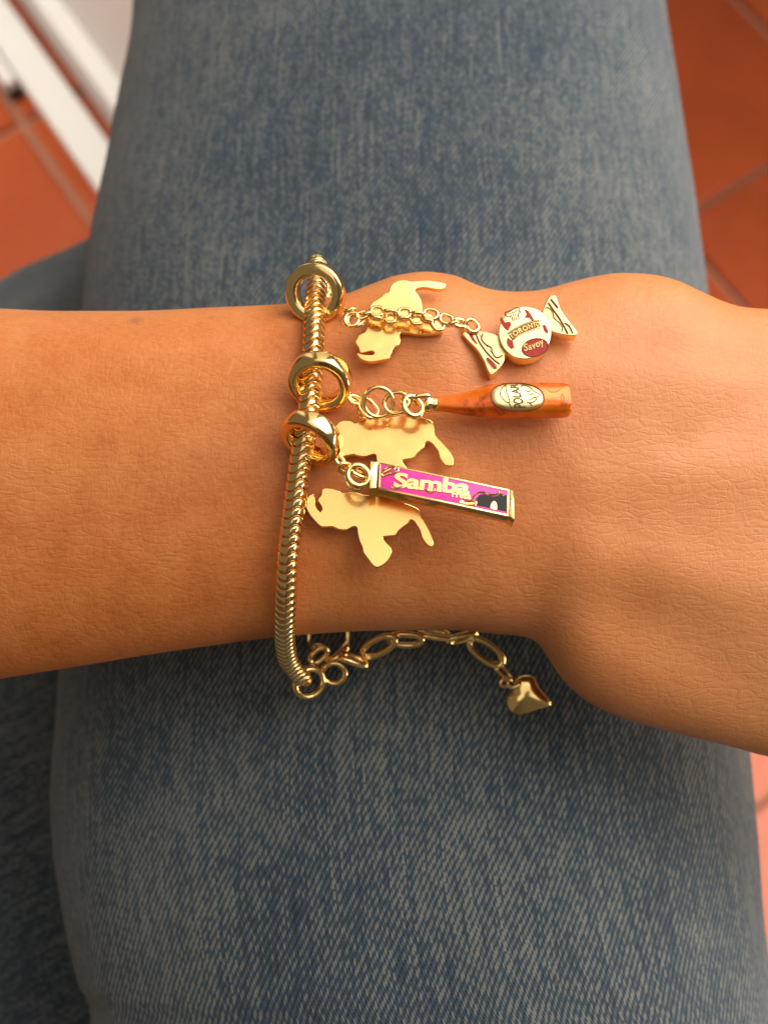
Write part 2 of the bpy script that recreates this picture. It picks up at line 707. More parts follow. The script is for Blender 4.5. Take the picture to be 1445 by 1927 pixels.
def relief(x, y):
    s = 0.0
    for poly, amp, wid in RELIEF:
        d = min(seg_d(x, y, poly[i], poly[i + 1])[0] for i in range(len(poly) - 1))
        if d < wid * 3:
            s += amp * exp(-(d / wid) ** 2)
    return s


def arm_z(x, y):
    a, b = f_top(x), f_bot(x)
    c, h = (a + b) / 2, (a - b) / 2
    t = min(1.0, abs((y - c) / h))
    n = f_n(x)
    return AZ + f_bt(x) * (1 - t ** n) ** (1 / n) + relief(x, y) * (1 - t ** 4)


def arm_at(px, py):
    z = 0.0
    for _ in range(6):
        p = U(px, py, z)
        z = arm_z(p.x, p.y)
    return U(px, py, z)


def build_arm():
    V, F = [], []
    xs = []
    x = -215.0
    while x < 98:
        xs.append(x)
        x += 0.8 if x > -85 else 4.0
    seg = 170
    for x in xs:
        a, b = f_top(x), f_bot(x)
        c, h = (a + b) / 2, (a - b) / 2
        n = f_n(x)
        for k in range(seg):
            th = 2 * pi * k / seg
            cc, ss = cos(th), sin(th)
            y = c + h * math.copysign(abs(cc) ** (2 / n), cc)
            bz = f_bt(x) if ss > 0 else f_bb(x)
            z = AZ + bz * math.copysign(abs(ss) ** (2 / n), ss)
            if ss > 0:
                t = min(1, abs((y - c) / h))
                z += relief(x, y) * (1 - t ** 4)
            V.append(Vector((x, y, z)))
    m = len(xs)
    for i in range(m - 1):
        for k in range(seg):
            l = (k + 1) % seg
            F.append((i * seg + k, (i + 1) * seg + k, (i + 1) * seg + l, i * seg + l))
    F.append(tuple(range(seg)))
    F.append(tuple(reversed([(m - 1) * seg + k for k in range(seg)])))
    # four unequal fingers and the thumb, rooted in the hand, bent down over the lap
    fingers = [
        ([(74, -23, -17), (95, -25, -15), (118, -27, -20), (140, -28, -35), (157, -29, -52)], [11, 10.5, 9, 8, 6.2]),
        ([(76, -4, -15), (99, -5, -13), (125, -6, -19), (150, -7, -36), (168, -8, -56)], [11, 10.5, 9.2, 8.1, 6.3]),
        ([(76, 14, -16), (97, 15, -14), (121, 16, -21), (143, 17, -38), (158, 17, -57)], [10.5, 10, 8.8, 7.8, 6]),
        ([(74, 28, -19), (91, 31, -19), (108, 34, -26), (124, 36, -40), (134, 37, -54)], [9.5, 8.8, 7.6, 6.8, 5.3]),
        ([(74, -32, -20), (88, -42, -21), (104, -48, -26), (124, -51, -36), (138, -51, -47)], [13, 11.5, 10, 9, 6.5])]
    for pts, rad in fingers:
        P_ = catmull(pts, 5)
        R_ = [x.x for x in catmull([(r, 0, 0) for r in rad], 5)]
        end = P_[-1] + (P_[-1] - P_[-2]).normalized() * 4
        g = tube(P_ + [end], R_ + [R_[-1] * 0.55], 24)
        k = len(V)
        V += g[0]
        F += [tuple(i + k for i in q) for q in g[1]]
    return V, F


person = root('person', (0, 0, -18), 'seated person in blue jeans resting a bare left forearm and hand on the lap', 'person')
arm = part('forearm_and_hand', *build_arm(), SKIN, person, sharp=0)
rm = arm.modifiers.new('join', 'REMESH')
rm.mode = 'VOXEL'
rm.voxel_size = 0.0009
rm.use_smooth_shade = True
sm = arm.modifiers.new('ease', 'SMOOTH')
sm.factor = 0.5
sm.iterations = 6

# ------------------------------------------------------------------ the jeans
ZT = -51.0


def thigh_top(y):
    return ZT - math.tan(TILT) * y


ROWS = [(2700, 150, 1560), (2300, 175, 1500), (1927, 178, 1450), (1850, 155, 1443), (1750, 132, 1432), (1650, 117, 1422), (1560, 110, 1412), (1480, 109, 1404), (1380, 114, 1396), (1260, 121, 1386), (1080, 128, 1374), (900, 136, 1360), (740, 148, 1345), (590, 163, 1328), (480, 180, 1311), (400, 197, 1298), (330, 214, 1286), (210, 236, 1270), (100, 255, 1254), (0, 264, 1243), (-150, 283, 1224), (-350, 315, 1195), (-560, 345, 1165)]


def leg_loft(stations, seg, uv_u0=0.0, fold=1.0, seed=0):
    """stations: list of (centre, right, up, half width, half height top, half height bottom)"""
    V, F, UV = [], [], []
    v = 0.0
    for i, (c, r, u, a, bt, bb) in enumerate(stations):
        if i:
            v += (c - stations[i - 1][0]).length
        for k in range(seg + 1):
            th = 2 * pi * k / seg - pi / 2
            cc, ss = cos(th), sin(th)
            n = 2.25
            x = a * math.copysign(abs(cc) ** (2 / n), cc)
            z = (bt if ss > 0 else bb) * math.copysign(abs(ss) ** (2 / n), ss)
            p = c + r * x + u * z
            q = Vector((p.x * 0.02 + seed, p.y * 0.012, p.z * 0.02))
            d = (noise.noise(q) * 1.6 + noise.noise(q * 2.7) * 0.7) * fold
            p = p + (r * cc + u * ss) * d
            V.append(p)
        row = V[-(seg + 1):]
        cum = [0.0]
        for k in range(seg):
            cum.append(cum[-1] + (row[k + 1] - row[k]).length)
        UV += [(uv_u0 + q_ - cum[seg // 2], v) for q_ in cum]
    m = len(stations)
    w = seg + 1
    for i in range(m - 1):
        for k in range(seg):
            F.append((i * w + k, i * w + k + 1, (i + 1) * w + k + 1, (i + 1) * w + k))
    return V, F, UV


def add_leg(name, stations, parent, **kw):
    V, F, UV = leg_loft(stations, 150, **kw)
    b = base_of(person)
    me = make_mesh(name, [v - b for v in V], F, DENIM, 0, UV)
    return link_obj(name, me, parent)


st = []
raw = []
for (py, l, r) in ROWS:
    z = -100.0
    for _ in range(12):
        y = U(0, py, z).y
        z = thigh_top(y) - 52
    pl, pr = U(l, py, z), U(r, py, z)
    raw.append(Vector(((pl.x + pr.x) / 2, y, (pr.x - pl.x) / 2)))
fine = catmull(raw, 8)
for q in fine:
    c = Vector((q.x, q.y, thigh_top(q.y) - 56))
    st.append((c, Vector((1, 0, 0)), UPV, q.z, 56, 62))
# the knee bends and the shin drops to the floor
last = st[-1]
for i in range(1, 13):
    t = i / 12
    ang = t * pi / 2
    cen = last[0] - UPV * 66
    c = cen + UPV * (66 * cos(ang)) + FWD * (66 * sin(ang))
    u = UPV * cos(ang) + FWD * sin(ang)
    st.append((c, Vector((1, 0, 0)), u, last[3] * (1 - 0.08 * t), 56, 60))
last = st[-1]
for i in range(1, 14):
    st.append((last[0] - UPV * (25 * i), Vector((1, 0, 0)), FWD, last[3] * (1 - 0.02 * i), 56 - i, 60 - i * 0.8))
jeans = add_leg('jeans', st, person)
jeans['label'] = 'faded blue denim trouser leg under the wrist, pointing away to the knee'

# other leg, lower and turned out to the left
st2 = []
d2 = Vector((-0.875, -0.485, -0.05)).normalized()
r2 = d2.cross(UPV).normalized()
u2 = r2.cross(d2).normalized()
for i in range(60):
    s = -40 + i * 6.0
    c = Vector((-40, -42, -200)) + d2 * s
    a = 154 + 6 * sin(i * 0.11)
    st2.append((c, r2, u2, a, 100, 70))
other = add_leg('trouser_leg', st2, jeans, uv_u0=500, fold=2.2, seed=9.0)
other['label'] = 'second trouser leg turned out to the left, lower and in shade'

# the wearer's torso, leaning over the lap behind the eye
tv, tf = [], []
for i in range(14):
    h = -140 + i * 50.0
    lean = 0.10 * max(0, h)
    wq = 165 + 25 * sin(i * 0.35)
    for k in range(48):
        a_ = 2 * pi * k / 48
        p_ = Vector((60 + wq * cos(a_), 0, 0)) + FWD * (-330 + lean + 105 * sin(a_)) + UPV * h
        tv.append(p_ + Vector((noise.noise(p_ * 0.02) * 4, 0, 0)))
for i in range(13):
    for k in range(48):
        l_ = (k + 1) % 48
        tf.append((i * 48 + k, i * 48 + l_, (i + 1) * 48 + l_, (i + 1) * 48 + k))
tf.append(tuple(reversed(range(48))))
tf.append(tuple(13 * 48 + k for k in range(48)))
part('shirt', tv, tf, mat_plain('grey_cotton', (0.10, 0.09, 0.08), (0.08, 0.07, 0.065), 0.9), person, 0)

# ------------------------------------------------------------------ floor and cabinet
FZ = -550.0
ga = radians(-55.5)
gd = Vector((cos(ga), sin(ga), 0))         # one tile direction (level, world mm)
gn = Vector((-sin(ga), cos(ga), 0))        # the other; n offsets read off the joints
TS = 186.0


def wobj(name, verts, faces, mat, parent=None, sharp=35, at=None):
    """object in level world millimetres"""
    at = Vector(at) if at is not None else ZERO
    me = make_mesh(name, [Vector(v) - at for v in verts], faces, mat, sharp)
    o = link_obj(name, me, parent)
    if parent is None:
        o.location = at * 0.001
    return o


fl = wobj('floor', [(-2500, -2500, FZ - 6), (2500, -2500, FZ - 6), (2500, 2500, FZ - 6), (-2500, 2500, FZ - 6)], [(0, 1, 2, 3)], GROUT)
tag(fl, 'terracotta tile floor with brownish grout joints below the knees', kind='structure')


def tile_mesh():
    h = TS / 2 - 3.0
    V, F = box_geo(ZERO, Vector((1, 0, 0)), Vector((0, 1, 0)), Vector((0, 0, 1)), -h, h, -h, h, -5.5, 0)
    me = make_mesh('tile', V, F, TERRA)
    bm = bmesh.new()
    bm.from_mesh(me)
    bmesh.ops.bevel(bm, geom=[e for e in bm.edges if all(v.co.z > -0.001 for v in e.verts)], offset=0.0018, segments=2, affect='EDGES')
    bm.to_mesh(me)
    bm.free()
    return me


tm = tile_mesh()
for i in range(-6, 8):
    for j in range(-7, 7):
        c = gn * (48 + TS * (i + 0.5)) + gd * (-215 + TS * (j + 0.5))
        if -900 < c.x < 900 and -800 < c.y < 1100:
            o = link_obj('tile', tm, fl)
            o.location = ((c.x + random.uniform(-.6, .6)) * .001, (c.y + random.uniform(-.6, .6)) * .001, (FZ + random.uniform(-.5, .5)) * .001)
            o.rotation_euler = (random.uniform(-.003, .003), random.uniform(-.003, .003), ga + random.uniform(-.004, .004) + (pi / 2) * random.randint(0, 3))

# tall white cabinet: low front rail on a black foot, set-back plinth, two doors
cab = bpy.data.objects.new('cabinet', None)
COL.objects.link(cab)
cabp = gn * 63 + gd * -500 + Vector((0, 0, FZ))
cab.location = cabp * .001
cab['base'] = [0, 0, 0]
tag(cab, 'white cabinet with a low front rail on a black foot, standing on the tiles', 'cabinet')


def cbox(name, d0, d1, n0, n1, z0, z1, mat, bev=2.0, parent=None):
    o_ = cabp
    V, F = box_geo(ZERO, gd, gn, Vector((0, 0, 1)), d0 + 500, d1 + 500, n0 - 63, n1 - 63, z0, z1)
    o = wobj(name, V, F, mat, parent or cab)
    if bev:
        bevel_part(o, bev, 3)
    return o


cbox('rail', -1500, -250, 63, 92, 10, 26, WHITE, 3)
cbox('rail', -1500, -606, 51, 61.5, 14, 24, WHITE, 2)
cbox('foot', -618, -606, 50, 62, 0, 13.5, RUBBER, 1.5)
cbox('foot', -1480, -1462, 50, 62, 0, 13.5, RUBBER, 1.5)
cbox('plinth', -1500, -250, 104, 300, 0, 60, WHITE, 1)
cbox('door', -1500, -640, 118, 300, 66, 900, WHITE, 4)
cbox('door', -634, -250, 118, 300, 66, 900, WHITE, 4)
cbox('panel', -1500, -250, 124, 296, 60, 895, WHITE, 0)

# ------------------------------------------------------------------ small chain links
_cache = {}


def oval_mesh(L, Wd, wire, flat=0.0, seg=8, mat=GOLD, egg=False):
    """oval link lying in its own xy plane, long axis x, outer size L x Wd"""
    key = ('oval', round(L, 2), round(Wd, 2), round(wire, 2), mat.name, egg)
    if key in _cache:
        return _cache[key]
    r = Wd / 2 - wire
    s = max(0.0, L / 2 - wire - r)
    pts = []
    n = 14
    for i in range(n + 1):
        a = -pi / 2 + pi * i / n
        pts.append((s + r * cos(a), r * sin(a), 0))
    for i in range(n + 1):
        a = pi / 2 + pi * i / n
        pts.append((-s + r * cos(a), r * sin(a), 0))
    if s < 0.01:
        pts = [(r * cos(2 * pi * i / 32), r * sin(2 * pi * i / 32), 0) for i in range(32)]
    if egg:
        pts = [((L / 2 - wire) * math.copysign(abs(cos(2 * pi * i / 40)) ** 0.88, cos(2 * pi * i / 40)), (Wd / 2 - wire) * math.copysign(abs(sin(2 * pi * i / 40)) ** 0.88, sin(2 * pi * i / 40)), 0) for i in range(40)]
    V, F = tube(pts, wire, seg, True, ref=(0, 0, 1))
    me = make_mesh('link', V, F, mat, 0)
    _cache[key] = me
    return me


def oval(parent, c, along, nrm, L, Wd, wire, name='link', mat=GOLD, egg=False):
    az = Vector(nrm).normalized()
    ax = Vector(along)
    ax = (ax - az * az.dot(ax)).normalized()
    return inst(name, oval_mesh(L, Wd, wire, mat=mat, egg=egg), parent, c, ax, az.cross(ax), az)


def pxdir(a, b):
    return (U(b[0], b[1]) - U(a[0], a[1])).normalized()


# ------------------------------------------------------------------ the bracelet
brace = root('bracelet', U(560, 930, 2), 'gold snake chain bracelet with an extender chain worn round the wrist', 'bracelet')

CH = [(600, 494, -25), (599, 500, -19), (597, 530, -11), (594, 570, -7.0), (592, 610, -3.6), (590, 655, -1.0), (587, 710, 0.8), (582, 765, 2.0), (574, 820, 2.6), (566, 864, 2.6), (557, 930, 2.6), (548, 1000, 2.0), (543, 1050, 1.1), (541, 1090, -0.4), (538, 1140, -3.6), (536, 1180, -7.6), (537, 1212, -12.5), (543, 1243, -18.0), (558, 1266, -22.5), (577, 1281, -25.5)]
pathp = [U(*c) for c in CH]
hidden = [U(602, 497, -32), U(604, 512, -38), U(608, 560, -42), U(608, 660, -41.5), U(606, 780, -41), U(606, 900, -40.5)]
full = catmull(list(reversed(hidden)) + pathp, 12)


def resample(pts, step):
    out = [pts[0]]
    acc = 0.0
    for i in range(len(pts) - 1):
        a, b = pts[i], pts[i + 1]
        L = (b - a).length
        while acc + L >= step:
            t = (step - acc) / L
            a = a.lerp(b, t)
            out.append(a)
            L = (b - a).length
            acc = 0.0
        acc += L
    return out


def snake_mesh():
    R = 1.52
    seg = 40
    prof = [(-0.70, -0.30), (-0.67, 0.14), (-0.56, 0.26), (-0.34, 0.30), (0.10, 0.295), (0.44, 0.28), (0.57, 0.17), (0.62, 0.0), (0.62, -0.34)]
    V, F = [], []
    n = len(prof)
    for i in range(seg):
        th = 2 * pi * i / seg
        s = 0.42 * sin(2 * (th - radians(90)))
        sq = 1 + 0.05 * cos(4 * th + 0.6)
        for (h, r) in prof:
            V.append(Vector(((R + r) * sq * cos(th), (R + r) * sq * sin(th), h + s)))
    for i in range(seg):
        j = (i + 1) % seg
        for k in range(n):
            l = (k + 1) % n
            F.append((i * n + k, j * n + k, j * n + l, i * n + l))
    return make_mesh('link', V, F, GOLD_CHAIN, 50)


snm = snake_mesh()
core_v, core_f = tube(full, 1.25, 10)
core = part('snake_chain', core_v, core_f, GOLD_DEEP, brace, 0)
pts = resample(full, 1.5)
for i in range(1, len(pts) - 1):
    if -37 < pts[i].z < -19.5 and pts[i].y > 20:
        continue
    t = (pts[i + 1] - pts[i - 1]).normalized()
    # the reference direction points out of the wrist
    cen = Vector((pts[i].x, 7.0, -19.0))
    out = (pts[i] - cen)
    out = (out - t * out.dot(t)).normalized()
    b = t.cross(out)
    inst('link', snm, core, pts[i], -b, out, t)

tcap = (pathp[2] - pathp[0]).normalized()
bx, by, bz = basis(tcap)
part('end_cap', *revolve([(0.0, -1.5), (1.2, -1.45), (1.75, -1.1), (1.9, -0.6), (1.9, 0.9), (1.7, 1.3), (0.0, 1.4)], 32, U(598, 496.5, -21), bx, by, bz, False), GOLD, brace, 40)

# the end ring, the clasp and the extender chain beneath the wrist
EZ = -27.5
ec = U(581, 1284, -26.5)
ax, ay, az = basis((0.40, -0.22, 0.90))
prof = [(2.45, -0.9), (2.8, -1.05), (3.35, -0.8), (3.55, 0), (3.35, 0.8), (2.8, 1.05), (2.45, 0.9), (2.3, 0)]
part('end_ring', *revolve(prof, 40, ec, ax, ay, az), GOLD, brace, 60)


def zoomE(x, y):
    return 480 + x / 4.817, 1040 + y / 4.817


def zoomX(x, y):
    return 640 + x / 3.284, 1160 + y / 3.284


LK = dict(wire=0.42)
p = U(*zoomE(715, 1095), EZ - 1)
oval(brace, p, (1, 0.15, 0), (-0.1, -0.2, 1), 5.6, 5.3, 0.55, 'jump_ring')
p = U(*zoomE(575, 930), EZ - 3)
oval(brace, p, (0.8, 0.6, 0), (0.35, -0.35, 0.8), 5.0, 3.6, 0.55, 'jump_ring')
# lobster clasp: a bent body with a loop, half hidden by the wrist
cl = catmull([U(*zoomE(640, 985), EZ - 4), U(*zoomE(745, 950), EZ - 4), U(*zoomE(825, 850), EZ - 5), U(*zoomE(840, 730), EZ - 8), U(*zoomE(800, 600), EZ - 11), U(*zoomE(650, 560), EZ - 13), U(*zoomE(520, 640), EZ - 12), U(*zoomE(490, 770), EZ - 9), U(*zoomE(500, 860), EZ - 6), U(*zoomE(560, 850), EZ - 4), U(*zoomE(640, 870), EZ - 4)], 5)
rr = [0.62 + 0.42 * sin(pi * min(1, i / 12.0)) if i < 16 else 0.62 + 0.12 * sin(i * 0.3) for i in range(len(cl))]
part('clasp', *tube(cl, rr, 12), GOLD, brace, 0)


def ext(a, b, wid, nrm, z, wire=0.70, zb=None):
    A = U(*zoomX(*a), z)
    B = U(*zoomX(*b), z if zb is None else zb)
    d = (B - A)
    oval(brace, (A + B) / 2, d, nrm, d.length + 0.9, wid + 0.4, wire, egg=True)


ext((5, 318), (168, 222), 3.6, (0.45, 0.85, 0.25), EZ)
ext((140, 252), (338, 118), 4.1, (-0.15, -0.35, 0.95), EZ - 1.0)
ext((292, 150), (512, 138), 3.9, (-0.10, -0.55, 0.85), EZ - 2.0)
ext((485, 122), (690, 100), 3.6, (0.15, 0.80, 0.35), EZ - 3.0)
ext((655, 100), (850, 165), 3.6, (0.30, -0.75, 0.45), EZ - 3.5)
ext((800, 150), (1000, 292), 4.3, (0.10, -0.10, 1), EZ - 5, zb=EZ - 7)
ext((945, 290), (1055, 390), 2.6, (0.6, 0.5, 0.5), EZ - 7, 0.42, EZ - 8)

# ------------------------------------------------------------------ heart pendant at the chain's end
hz = EZ - 6.5
heart = root('heart_pendant', U(*zoomX(1150, 500), hz), 'small puffed gold heart pendant hanging at the end of the extender chain over the jeans', 'pendant')
oval(heart, U(*zoomX(1012, 412), hz + 0.2), (1, 0.2, 0), (0.2, 0.1, 1), 2.3, 2.1, 0.36, 'jump_ring')
HO = [(1062, 452), (1068, 405), (1100, 372), (1145, 362), (1185, 366), (1208, 388), (1222, 425), (1246, 458), (1282, 498), (1302, 534), (1292, 556), (1262, 568), (1212, 582), (1162, 600), (1112, 612), (1064, 600), (1034, 570), (1022, 525), (1034, 488), (1056, 470)]
hpl = Plane(*zoomX(1150, 490), hz, (-0.12, 0.04, 1.0))
ho = catmull([hpl.at(*zoomX(*q)) for q in HO], 4, True)
hc = hpl.at(*zoomX(1140, 488))


def puff(pts, cen, n, hgt, rings=9):
    if area2(pts, n) < 0:
        pts = list(reversed(pts))
    m = len(pts)
    V, F = [], []
    for sgn in (-1, 1):
        for k in range(rings):
            t = k / rings
            for q in pts:
                V.append(cen.lerp(q, 1 - t * t if False else cos(t * pi / 2)) + n * (sgn * hgt * sin(t * pi / 2) ** 1.0))
        V.append(cen + n * (sgn * hgt))
    blk = rings * m + 1
    for s in range(2):
        o = s * blk
        for k in range(rings - 1):
            for i in range(m):
                j = (i + 1) % m
                q = (o + k * m + i, o + k * m + j, o + (k + 1) * m + j, o + (k + 1) * m + i)
                F.append(q if s else tuple(reversed(q)))
        for i in range(m):
            j = (i + 1) % m
            q = (o + (rings - 1) * m + i, o + (rings - 1) * m + j, o + rings * m)
            F.append(q if s else tuple(reversed(q)))
    return V, F


hv, hf = puff(ho, hc, hpl.n, 1.3)
ho_ = part('heart', hv, hf, GOLD, heart, 0)
hs = ho_.modifiers.new('soften', 'SMOOTH')
hs.factor = 0.5
hs.iterations = 10
part('loop', *tube(catmull([U(*zoomX(1020, 420), hz), U(*zoomX(1060, 440), hz + 0.8), U(*zoomX(1100, 425), hz + 0.9), U(*zoomX(1120, 400), hz + 0.6)], 5), 0.42, 10), GOLD, heart, 0)


# ------------------------------------------------------------------ the three charm rings on the chain
def charm_ring(px, py, z, nrm, ro, ri, wid, label, eye):
    c = U(px, py, z)
    r = root('charm_ring', c, label, 'ring', 'thick gold rings threaded on the snake chain')
    ax, ay, az = basis(nrm)
    h = wid / 2
    e = 0.28
    pr = [(ri, -h + e), (ri + e * 0.4, -h + e * 0.3), (ri + e, -h), (ro - e * 1.6, -h), (ro - e * 0.5, -h + e * 0.6), (ro, -h + e * 1.7), (ro + 0.06, 0), (ro, h - e * 1.7), (ro - e * 0.5, h - e * 0.6), (ro - e * 1.6, h), (ri + e, h), (ri + e * 0.4, h - e * 0.3), (ri, h - e), (ri, 0)]
    part('band', *revolve(pr, 72, c, ax, ay, az), GOLD, r, 40)
    # a small soldered eyelet on the rim
    ep = U(*eye)
    d = (ep - c).normalized()
    oval(r, ep, d, d.cross(az) + Vector((0, 0, 0.3)), 2.6, 2.3, 0.38, 'eyelet')
    return r


charm_ring(594, 551, -6.0, (-0.20, -0.32, 0.92), 5.25, 3.15, 3.0, 'nearly round gold ring topmost on the snake chain, over the edge of the wrist', (656, 586, -5))
charm_ring(602, 718, 2.6, (-0.16, -0.66, 0.74), 5.4, 3.5, 3.1, 'tilted gold ring on the chain level with the orange bottle charm', (663, 750, 1.6))
charm_ring(586, 824, 4.3, (-0.42, -0.72, 0.55), 5.3, 3.45, 3.1, 'steeply tilted gold ring on the chain beside the pink box charm', (640, 868, 3.0))


# ------------------------------------------------------------------ map-shaped plates
def zA(x, y):
    return 500 + x / 3.803, 470 + y / 3.803


def zB(x, y):
    return 640 + x / 3.0745, 690 + y / 3.0745


def zC(x, y):
    return 560 + x / 3.284, 840 + y / 3.284


M1 = [zA(*q) for q in [(640, 655), (650, 640), (672, 605), (708, 588), (722, 560), (735, 520), (730, 480), (735, 430), (750, 392), (768, 370), (825, 335), (850, 310), (880, 300), (886, 270), (910, 238), (950, 220), (1000, 215), (1040, 224), (1100, 221), (1170, 218), (1230, 227), (1280, 238), (1288, 258), (1270, 280), (1225, 284), (1170, 273), (1120, 269), (1080, 279), (1068, 295), (1090, 322), (1110, 360), (1118, 400), (1126, 440), (1170, 455), (1215, 500), (1255, 545), (1271, 575), (1264, 592), (1240, 597), (1190, 606), (1130, 608), (1080, 605), (1040, 597), (1000, 592), (970, 591), (961, 608), (965, 650), (950, 683), (930, 690), (910, 712), (902, 735), (888, 758), (885, 776), (855, 786), (815, 793), (765, 803), (720, 796), (672, 775), (650, 745), (656, 737), (700, 748), (742, 750), (768, 748), (775, 736), (760, 724), (738, 729), (690, 738), (672, 728), (663, 700), (645, 675)]]
M2 = [zB(*q) for q in [(-25, 345), (-5, 318), (25, 310), (60, 312), (88, 326), (112, 311), (150, 298), (250, 300), (330, 285), (370, 278), (440, 285), (500, 300), (530, 315), (547, 345), (550, 385), (565, 410), (590, 435), (620, 470), (645, 510), (655, 540), (654, 568), (640, 576), (612, 570), (588, 550), (573, 520), (565, 490), (548, 465), (525, 440), (505, 433), (490, 450), (484, 470), (455, 495), (440, 510), (430, 524), (410, 532), (378, 536), (360, 545), (368, 562), (390, 590), (415, 630), (405, 680), (360, 720), (320, 735), (280, 700), (240, 640), (222, 585), (210, 540), (203, 508), (178, 510), (140, 520), (100, 514), (80, 508), (40, 515), (10, 520), (-10, 505), (-12, 460), (-30, 420), (-40, 380)]]
M3 = [zC(*q) for q in [(52, 360), (56, 325), (75, 299), (99, 291), (104, 310), (112, 330), (110, 355), (120, 385), (132, 400), (145, 402), (151, 382), (137, 355), (125, 336), (130, 318), (146, 298), (151, 266), (176, 255), (220, 262), (255, 275), (278, 285), (320, 283), (370, 285), (410, 298), (470, 303), (560, 325), (640, 343), (700, 363), (745, 385), (756, 405), (762, 432), (790, 475), (820, 530), (838, 580), (838, 612), (825, 622), (792, 600), (766, 560), (755, 520), (735, 488), (716, 460), (696, 456), (685, 475), (650, 500), (622, 525), (605, 549), (560, 555), (535, 558), (530, 570), (555, 600), (575, 625), (582, 650), (570, 690), (540, 725), (502, 746), (482, 746), (460, 730), (430, 690), (405, 655), (399, 625), (380, 580), (369, 530), (364, 500), (340, 498), (300, 517), (255, 513), (215, 497), (160, 499), (135, 489), (110, 465), (80, 430), (64, 405), (55, 385)]]


def map_plate(outline, centre, nrm, label, gap=0.2, th=0.9):
    n = Vector(nrm).normalized()
    z = 0.0
    for _ in range(3):                      # sink until the lowest corner nearly touches the skin
        pl = Plane(*centre, z, n)
        low = 1e9
        for q in outline:
            p = pl.at(*q)
            low = min(low, p.z - th - arm_z(p.x, p.y))
        z -= low - gap
    pl = Plane(*centre, z, n)
    o = catmull([pl.at(*q) for q in outline], 3, True)
    me_v, me_f = plate(o, n, th, 0.14)
    base = sum(o, Vector()) / len(o)
    me = make_mesh('map_plate', [v - base for v in me_v], me_f, GOLD_PLATE, 32)
    ob = link_obj('map_plate', me)
    ob.location = W(base)
    ob.rotation_euler = (TILT, 0, 0)
    tag(ob, label, 'charm', 'flat gold country-map plates hanging from the rings')
    return pl


map1 = map_plate(M1, zA(960, 500), (0.03, 0.25, 0.96), 'flat gold map plate with two cable chain strands lying across it')
map2 = map_plate(M2, zB(300, 420), (0.03, 0.24, 0.97), 'flat gold map plate between the orange bottle and the pink box')
map3 = map_plate(M3, zC(450, 430), (0.02, 0.22, 0.97), 'flat gold map plate lowest on the wrist, below the pink box')

# ------------------------------------------------------------------ candy charm
candy = root('candy_charm', U(960, 630, -3), 'gold and red wrapped candy charm with twisted ends on the upper wrist', 'charm')


def zD(x, y):
    return 860 + x / 6.0208, 530 + y / 6.0208


def sheet(pl, outline, up, th=0.05, sub=3, smooth=True):
    o = [pl.at(*q) for q in outline]
    if smooth:
        o = catmull(o, sub, True)
    o = [p_ + pl.n * up for p_ in o]
    return plate(o, pl.n, th, min(0.02, th * 0.4))


def stroke(pl, pts, wid, up, sub=4, closed=False):
    """thin engraved/raised line on plane, as a flattened tube"""
    q = [pl.at(*a) + pl.n * up for a in pts]
    q = catmull(q, sub, closed) if len(q) > 2 else q
    return tube(q, wid / 2, 6, closed, ref=pl.n)


CT = 2.6
cw1 = Plane(*zD(310, 780), -1.3, (-0.03, 0.23, 0.97))
cdk = Plane(*zD(765, 580), -0.8, (-0.02, 0.23, 0.97))
cw2 = Plane(*zD(1160, 400), -1.8, (-0.03, 0.18, 0.98))
WL = [zD(*q) for q in [(60, 590), (90, 562), (160, 556), (250, 560), (340, 568), (430, 595), (480, 630), (520, 690), (552, 760), (550, 830), (520, 920), (470, 990), (420, 1040), (385, 1055), (350, 1020), (320, 950), (290, 880), (220, 770), (140, 690), (85, 630)]]
WR = [zD(*q) for q in [(955, 395), (970, 310), (1005, 225), (1045, 165), (1085, 150), (1118, 165), (1140, 230), (1175, 320), (1230, 400), (1290, 480), (1350, 555), (1362, 590), (1335, 612), (1270, 612), (1190, 600), (1100, 575), (1045, 540), (1010, 490), (975, 440)]]
DK = [zD(765 + 298 * cos(a) , 578 + 300 * sin(a)) for a in [2 * pi * i / 28 for i in range(28)]]
for nm, pl, ol in (('wrapper_end', cw1, WL), ('face', cdk, DK), ('wrapper_end', cw2, WR)):
    o = catmull([pl.at(*q) for q in ol], 3, True)
    part(nm, *plate(o, pl.n, CT, 0.16), GOLD_GLARE, candy, 32)
kids = {c.name: c for c in candy.children}
wl = candy.children[0]
dk = candy.children[1]
wr = candy.children[2]
# little bridges that hold the three pieces together
part('bridge', *tube([cw1.at(*zD(470, 760), -0.9), cdk.at(*zD(560, 690), -0.9)], 0.7, 10), GOLD, candy, 0)
part('bridge', *tube([cdk.at(*zD(1000, 500), -0.9), cw2.at(*zD(1060, 450), -0.9)], 0.7, 10), GOLD, candy, 0)
# left twisted end: sunk red fields and folds
part('enamel', *join(sheet(cw1, [zD(*q) for q in [(130, 582), (170, 582), (188, 640), (230, 705), (205, 700), (160, 650)]], 0.03), sheet(cw1, [zD(*q) for q in [(335, 885), (358, 872), (440, 960), (430, 985), (400, 970)]], 0.03), sheet(cw1, [zD(*q) for q in [(480, 660), (505, 680), (525, 740), (505, 745), (488, 700)]], 0.03)), RED, candy, 30)
part('fold_line', *join(stroke(cw1, [zD(*q) for q in [(205, 580), (260, 700), (340, 810), (420, 890), (480, 935)]], 0.30, 0.0), stroke(cw1, [zD(*q) for q in [(290, 590), (275, 650), (320, 710), (385, 750), (395, 800), (440, 860), (490, 850), (510, 835)]], 0.26, 0.0), stroke(cw1, [zD(*q) for q in [(240, 570), (290, 665), (360, 765), (440, 860)]], 0.10, 0.0), stroke(cw1, [zD(*q) for q in [(325, 885), (352, 866), (445, 955), (435, 988), (395, 975), (330, 890)]], 0.10, 0.02)), INK_WARM, candy, 0)
